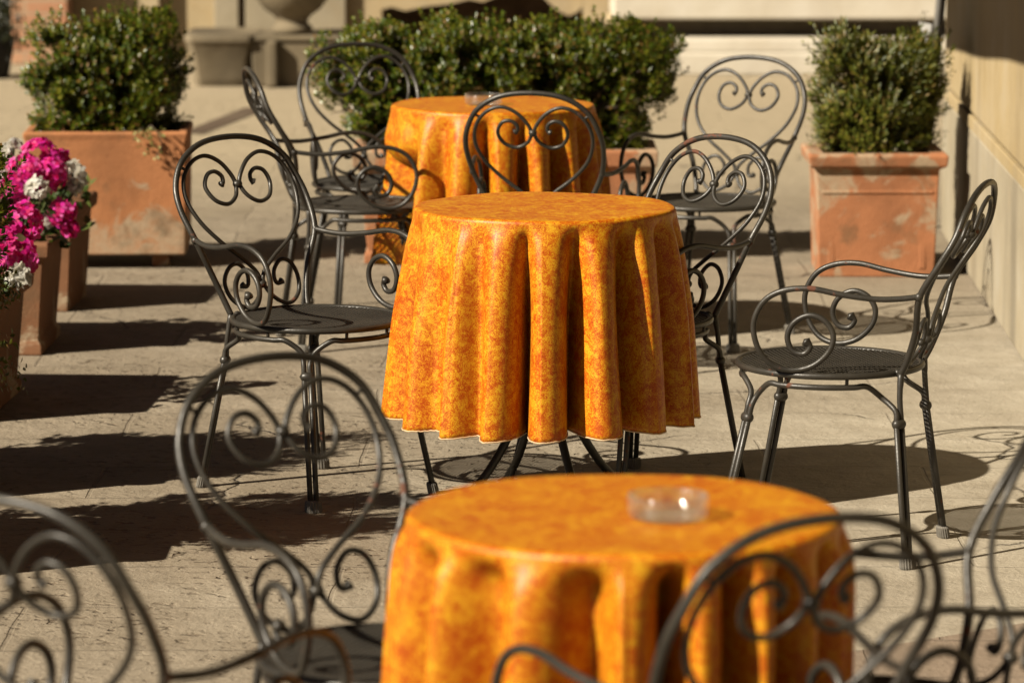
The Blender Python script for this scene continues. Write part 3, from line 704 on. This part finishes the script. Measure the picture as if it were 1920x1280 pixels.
    for a, b2 in (('fr', 'fl'), ('fl', 'rl'), ('rr', 'fr')):
        fa, ca, ta = info[a]; fb, cb, tb = info[b2]
        A0, A1 = math.atan2(ca.y, ca.x), math.atan2(cb.y, cb.x)
        while A1 < A0: A1 += 2*math.pi
        pts = [ca+ta*.0078]
        pts.append(ca+ta*.0078+(ca-fa).normalized()*.03)
        dA = .20
        n = 8
        pts.append(Vector((RR*.985*math.cos(A0+.09), RR*.985*math.sin(A0+.09), ZR-.026)))
        for i in range(n+1):
            q = lerp(A0+dA+.08, A1-dA-.08, i/n); pts.append(Vector((RR*math.cos(q), RR*math.sin(q), ZR)))
        pts.append(Vector((RR*.985*math.cos(A1-.09), RR*.985*math.sin(A1-.09), ZR-.026)))
        pts.append(cb-tb*.0078+(cb-fb).normalized()*.03); pts.append(cb-tb*.0078)
        m = MB(); m.tube([K(p) for p in spline(pts, 5)], RL*CS, 12)
        for t in (.3, .7):
            q = lerp(A0, A1, t); m.tube([K((RR*math.cos(q), RR*math.sin(q), ZR)), K((RR*1.01*math.cos(q), RR*1.01*math.sin(q), .42))], .004*CS, 8)
        m.build('seat_rail', M['iron'], r)
    return r
CHAIRS = [
 (-.484, 9.758, -49.0, 'sharp dark iron armchair on the left of the middle table, seat turned towards its cloth'),
 (.736, 9.052, 161.8, 'dark iron armchair seen from the side, standing free on the right before the wall'),
 (.283, 9.765, -135.0, 'dark iron armchair tucked behind the right side of the middle orange table'),
 (.121, 11.666, 79.1, 'dark iron armchair seen from behind, between the middle and the farthest orange tables'),
 (.609, 12.321, -116.7, 'dark iron armchair with shiny scrolls right of the farthest table, before the yew planter'),
 (-.462, 12.252, 12.6, 'dark iron armchair seen edge-on at the left of the farthest orange table'),
 (-.435, 12.866, -75.6, 'dark iron armchair behind the edge-on one, its back against the left end of the hedge'),
 (-.182, 6.055, -54.3, 'blurred iron armchair facing the nearest table from its left'),
 (-.500, 5.431, 60.1, 'most blurred iron armchair cut off by the lower left corner'),
 (.245, 5.31, 116., 'blurred iron armchair in front of the nearest table, its round back over the orange cloth'),
 (.530, 5.689, -160., 'blurred iron armchair cut by the right edge, its arm reaching to the nearest table'),
 (.80, 5.02, 171., 'iron armchair at the lower right of which only a blurred arm enters the picture'),
]
proto = make_chair()
chair_objs = []
for i, (x, y, a, lab) in enumerate(CHAIRS):
    o = proto if i == 0 else copy_tree(proto)
    o.location = (x, y, 0); o.rotation_euler = (0, 0, R(a-90))
    tag(o, lab, 'chair', 'wrought iron garden chairs'); chair_objs.append(o)
def chair_pt(i, p):
    x, y, a, _ = CHAIRS[i]; fx, fy = math.cos(R(a)), math.sin(R(a)); p = Vector(p)*CS
    return Vector((x+p.x*fy+p.y*fx, y-p.x*fx+p.y*fy, p.z))
# ------------------------------------------------------------------ tables and cloths
ZT = .735
def make_table():
    r = empty('bistro_table')
    m = MB(); m.lathe([(.0001, ZT-.022), (.305, ZT-.022), (.312, ZT-.016), (.312, ZT-.004), (.306, ZT-.003), (.0001, ZT-.003)], n=64); m.build('table_top', M['iron'], r)
    m = MB(); m.lathe([(.0001, .30), (.03, .30), (.034, .32), (.022, .36), (.02, .62), (.05, .68), (.10, ZT-.023), (.0001, ZT-.023)], n=24); m.build('pedestal', M['iron'], r)
    for k in range(4):
        a = R(25+90*k); c, s = math.cos(a), math.sin(a); m = MB()
        m.tube([(c*q, s*q, z) for q, z in [(p.x, p.z) for p in spline([(.018, 0, .60), (.028, 0, .45), (.045, 0, .32), (.085, 0, .20), (.15, 0, .095), (.215, 0, .03), (.245, 0, .008)], 5)]], .0105, 12)
        leg = m.build('leg', M['iron'], r)
        m = MB(); m.lathe([(.0001, 0), (.016, 0), (.017, .008), (.012, .018), (.0001, .018)], (c*.247, s*.247, 0), 16); m.build('foot_cap', M['rubber'], leg)
    return r
def make_cloth(cx, cy, seed, ridges, label, pushers, drop=.513, flare=.048, amp=.030, R0=.320, soft=252, edge=.14, zhi=.66, tight=.015, bias=.40, fixed=True):
    rg = random.Random(seed)
    # ridges: angles in degrees of the outward folds seen in the photo, the rest at about 21 degrees
    ang = sorted(a % 360 for a in ridges)
    full = []
    for i, a in enumerate(ang):
        b2 = ang[(i+1) % len(ang)]+(360 if i == len(ang)-1 else 0); gap = b2-a; full.append(a)
        if gap > 34:
            n = round(gap/22); full += [a+gap*(j+rg.uniform(-.12, .12))/n for j in range(1, n)]
    full = sorted(full); N = len(full)
    T0 = [rg.choice((0., 0., .03, .08, .16)) for _ in range(N)]; SK = [rg.uniform(-1, 1) for _ in range(N)]; A = [amp*rg.uniform(.8, 1.2) for _ in range(N)]
    if edge > .3: T0 = [rg.choice((0., 0., .02)) for _ in range(N)]
    V = [rg.uniform(.85, 1.25) for _ in range(N)]
    for i in range(N):
        if fixed and 228 < full[i] % 360 < 350: T0[i] = .02; SK[i] *= .25; A[i] = amp*(1.08 if i % 2 else .96); V[i] = 1.2
        a = (full[i]+11) % 360
        if 165 < a < soft: V[i] *= .45
    NA, NR = 720, 46
    o_ = MB()
    rows = []
    tops = [0, .06, .12, .18, .24, .28, .302]
    e = .011
    prof = [(q, 0., 0.) for q in tops[1:]]
    for k in range(1, 6):
        w = k/5*math.pi/2; prof.append((R0-e+e*math.sin(w), -(e-e*math.cos(w)), 0.))
    for k in range(1, NR+1):
        t = k/NR; prof.append((R0+.008*sstep(0, .2, t)+flare*(t**.9), -e-t*(drop-e), t))
    vs = [(0, 0, ZT+.002)]
    for (q, dz, t) in prof:
        for k in range(NA):
            deg = 360*k/NA
            # phase between neighbouring ridges
            j = 0
            d2 = (deg-full[0]) % 360+full[0]
            while j < N-1 and d2 >= full[j+1]: j += 1
            a0 = full[j]; a1 = full[j+1] if j < N-1 else full[0]+360
            ph = (d2-a0)/(a1-a0)
            gap = min(1.35, (a1-a0)/21.)
            jn = (j+1) % N
            mid = (a0+(a1-a0)*.5) % 360
            skw = .15 if soft-4 < mid < 345 else .02
            al = 2*math.pi*(ph-skw*math.sin(math.pi*ph))     # 0 on a ridge, pi in the valley before the next one
            kv = (1-math.cos(al))*.5
            def grow(t0): return 0. if t <= 0 else edge*sstep(0, .10, t)*(1 if t0 < .06 else .3)+(.65-edge)*sstep(t0, t0+.5, t)+.35*t
            ar = lerp(A[j]*grow(T0[j]), A[jn]*grow(T0[jn]), sstep(0, 1, ph))
            av = A[j]*V[j]*grow(T0[j]*.6)
            am = lerp(ar, av*1.35, kv)*gap
            qq = q-tight*t*max(0., math.cos(R(deg+12)))**.7
            rr = qq+am*(math.cos(al)-bias)
            ln = lerp(SK[j], SK[jn], sstep(0, 1, ph))
            vv = lerp(V[j-1] if ph < .5 else V[jn], V[j], kv)
            wid = math.radians(a1-a0)*(.03+.045*min(1, vv)*sstep(.0, .9, t)) if t > 0 else 0
            th = R(deg)+wid*math.sin(al)+(ln*.045*t*(1-kv)+.012*math.sin(4*t+j*1.7)*t if t > 0 else 0)
            x, y, z = rr*math.cos(th), rr*math.sin(th), ZT+.002+dz
            if t > 0: z += -.004*t*(1-kv)+.003*t*math.sin(3*th+seed)
            if t == 0 and q > .2: z += .0012*math.sin(5*th+seed)*sstep(.2, .31, q)
            # chairs pushed in under the table press the cloth inwards
            if t > 0:
                for (px, py, pr, zlo, zhi, below) in pushers:
                    wz = 1-sstep(zlo, zhi, z) if z > zlo else (1. if below else sstep(.38, .46, z))
                    if wz <= 0: continue
                    for _ in range(26):
                        dd = math.hypot(x+cx-px, y+cy-py)
                        if dd >= pr: break
                        f = 1-.035*wz; x *= f; y *= f
                        if wz < 1 and _ > 25*wz: break
            vs.append((x, y, z))
    m = len(prof)
    fs = [(0, 1+k, 1+(k+1) % NA) for k in range(NA)]
    fs += [(1+i*NA+k, 1+(i+1)*NA+k, 1+(i+1)*NA+(k+1) % NA, 1+i*NA+(k+1) % NA) for i in range(m-1) for k in range(NA)]
    o_.add(vs, fs, True)
    o = o_.build('tablecloth', M['cloth']); o.location = (cx, cy, 0)
    sol = o.modifiers.new('thick', 'SOLIDIFY'); sol.thickness = .0018; sol.offset = -1
    tag(o, label, 'tablecloth', 'orange marbled tablecloths')
    hem = vs[1+(m-1)*NA:]
    h = MB(); ring = [Vector(p)+Vector((0, 0, rg.uniform(-.0008, .0008))) for p in hem]; h.tube(ring+[ring[0], ring[1]], .0018, 6, False); h.build('hem_stitching', M['thread'], o)
    return o
def seat_push(i, zh=.66): x, y = CHAIRS[i][:2]; return (x, y, .222, .44, zh, True)
def arm_push(i, s):
    p = chair_pt(i, (.232*s, .085, .54)); return (p.x, p.y, .03, .60, .69, False)
TABLES = [
 (.164, 5.678, 3, [-165, -143, -118, -91, -72, -55, -38, -20], 'blurred orange marbled tablecloth on the nearest table, the one with the sunlit ashtray', [seat_push(9, .50), seat_push(10, .47), seat_push(7, .50)],
  'round bistro table hidden under the nearest blurred tablecloth'),
 (.080, 9.583, 5, [-172, -150, -127, -111, -92, -69, -45, -23, 2], 'sharp orange and yellow marbled tablecloth on the middle table, with a white stitched hem', [], 'round bistro table on curved iron legs under the sharp middle tablecloth'),
 (-.060, 12.374, 8, [-170, -150, -128, -108, -86, -66, -45, -24], 'orange marbled tablecloth on the farthest table in front of the hedge', [seat_push(5), arm_push(5, 1), arm_push(5, -1)], 'round bistro table under the farthest orange tablecloth'),
]
tproto = make_table()
for i, (x, y, sd, rid, lab, push, tl) in enumerate(TABLES):
    t = tproto if i == 0 else copy_tree(tproto)
    t.location = (x, y, 0); tag(t, tl, 'table', 'round bistro tables')
    make_cloth(x, y, sd, rid, lab, push, edge=.50 if i == 0 else .24, soft=256 if i == 0 else 250, amp=.068 if i == 0 else .050, tight=.046 if i == 0 else .022, flare=.020 if i == 0 else .050, bias=.70 if i == 0 else .46)
# ashtrays
def ashtray(x, y, label):
    m = MB(); m.lathe([(.0001, 0), (.050, 0), (.0555, .003), (.0575, .008), (.0585, .030), (.0575, .033), (.0535, .033), (.052, .030), (.0505, .012), (.046, .008), (.0001, .007)], n=48)
    o = m.build('glass_ashtray', M['glass']); o.location = (x, y, ZT+.0035); tag(o, label, 'ashtray', 'glass ashtrays')
ashtray(.226, 5.635, 'round clear glass ashtray gleaming on the nearest orange table')
ashtray(-.090, 12.345, 'round clear glass ashtray on the farthest orange table')
# a dry twig on the paving at the lower right
m = MB(); m.tube(spline([(-.02, 0, .008), (-.005, .004, .0055), (.008, -.003, .008), (.022, 0, .0055)], 5), .002, 6)
o = m.build('twig', M['bark']); o.location = (.683, 7.70, .004); tag(o, 'small curled dry twig on the paving beside the nearest tablecloth', 'twig')
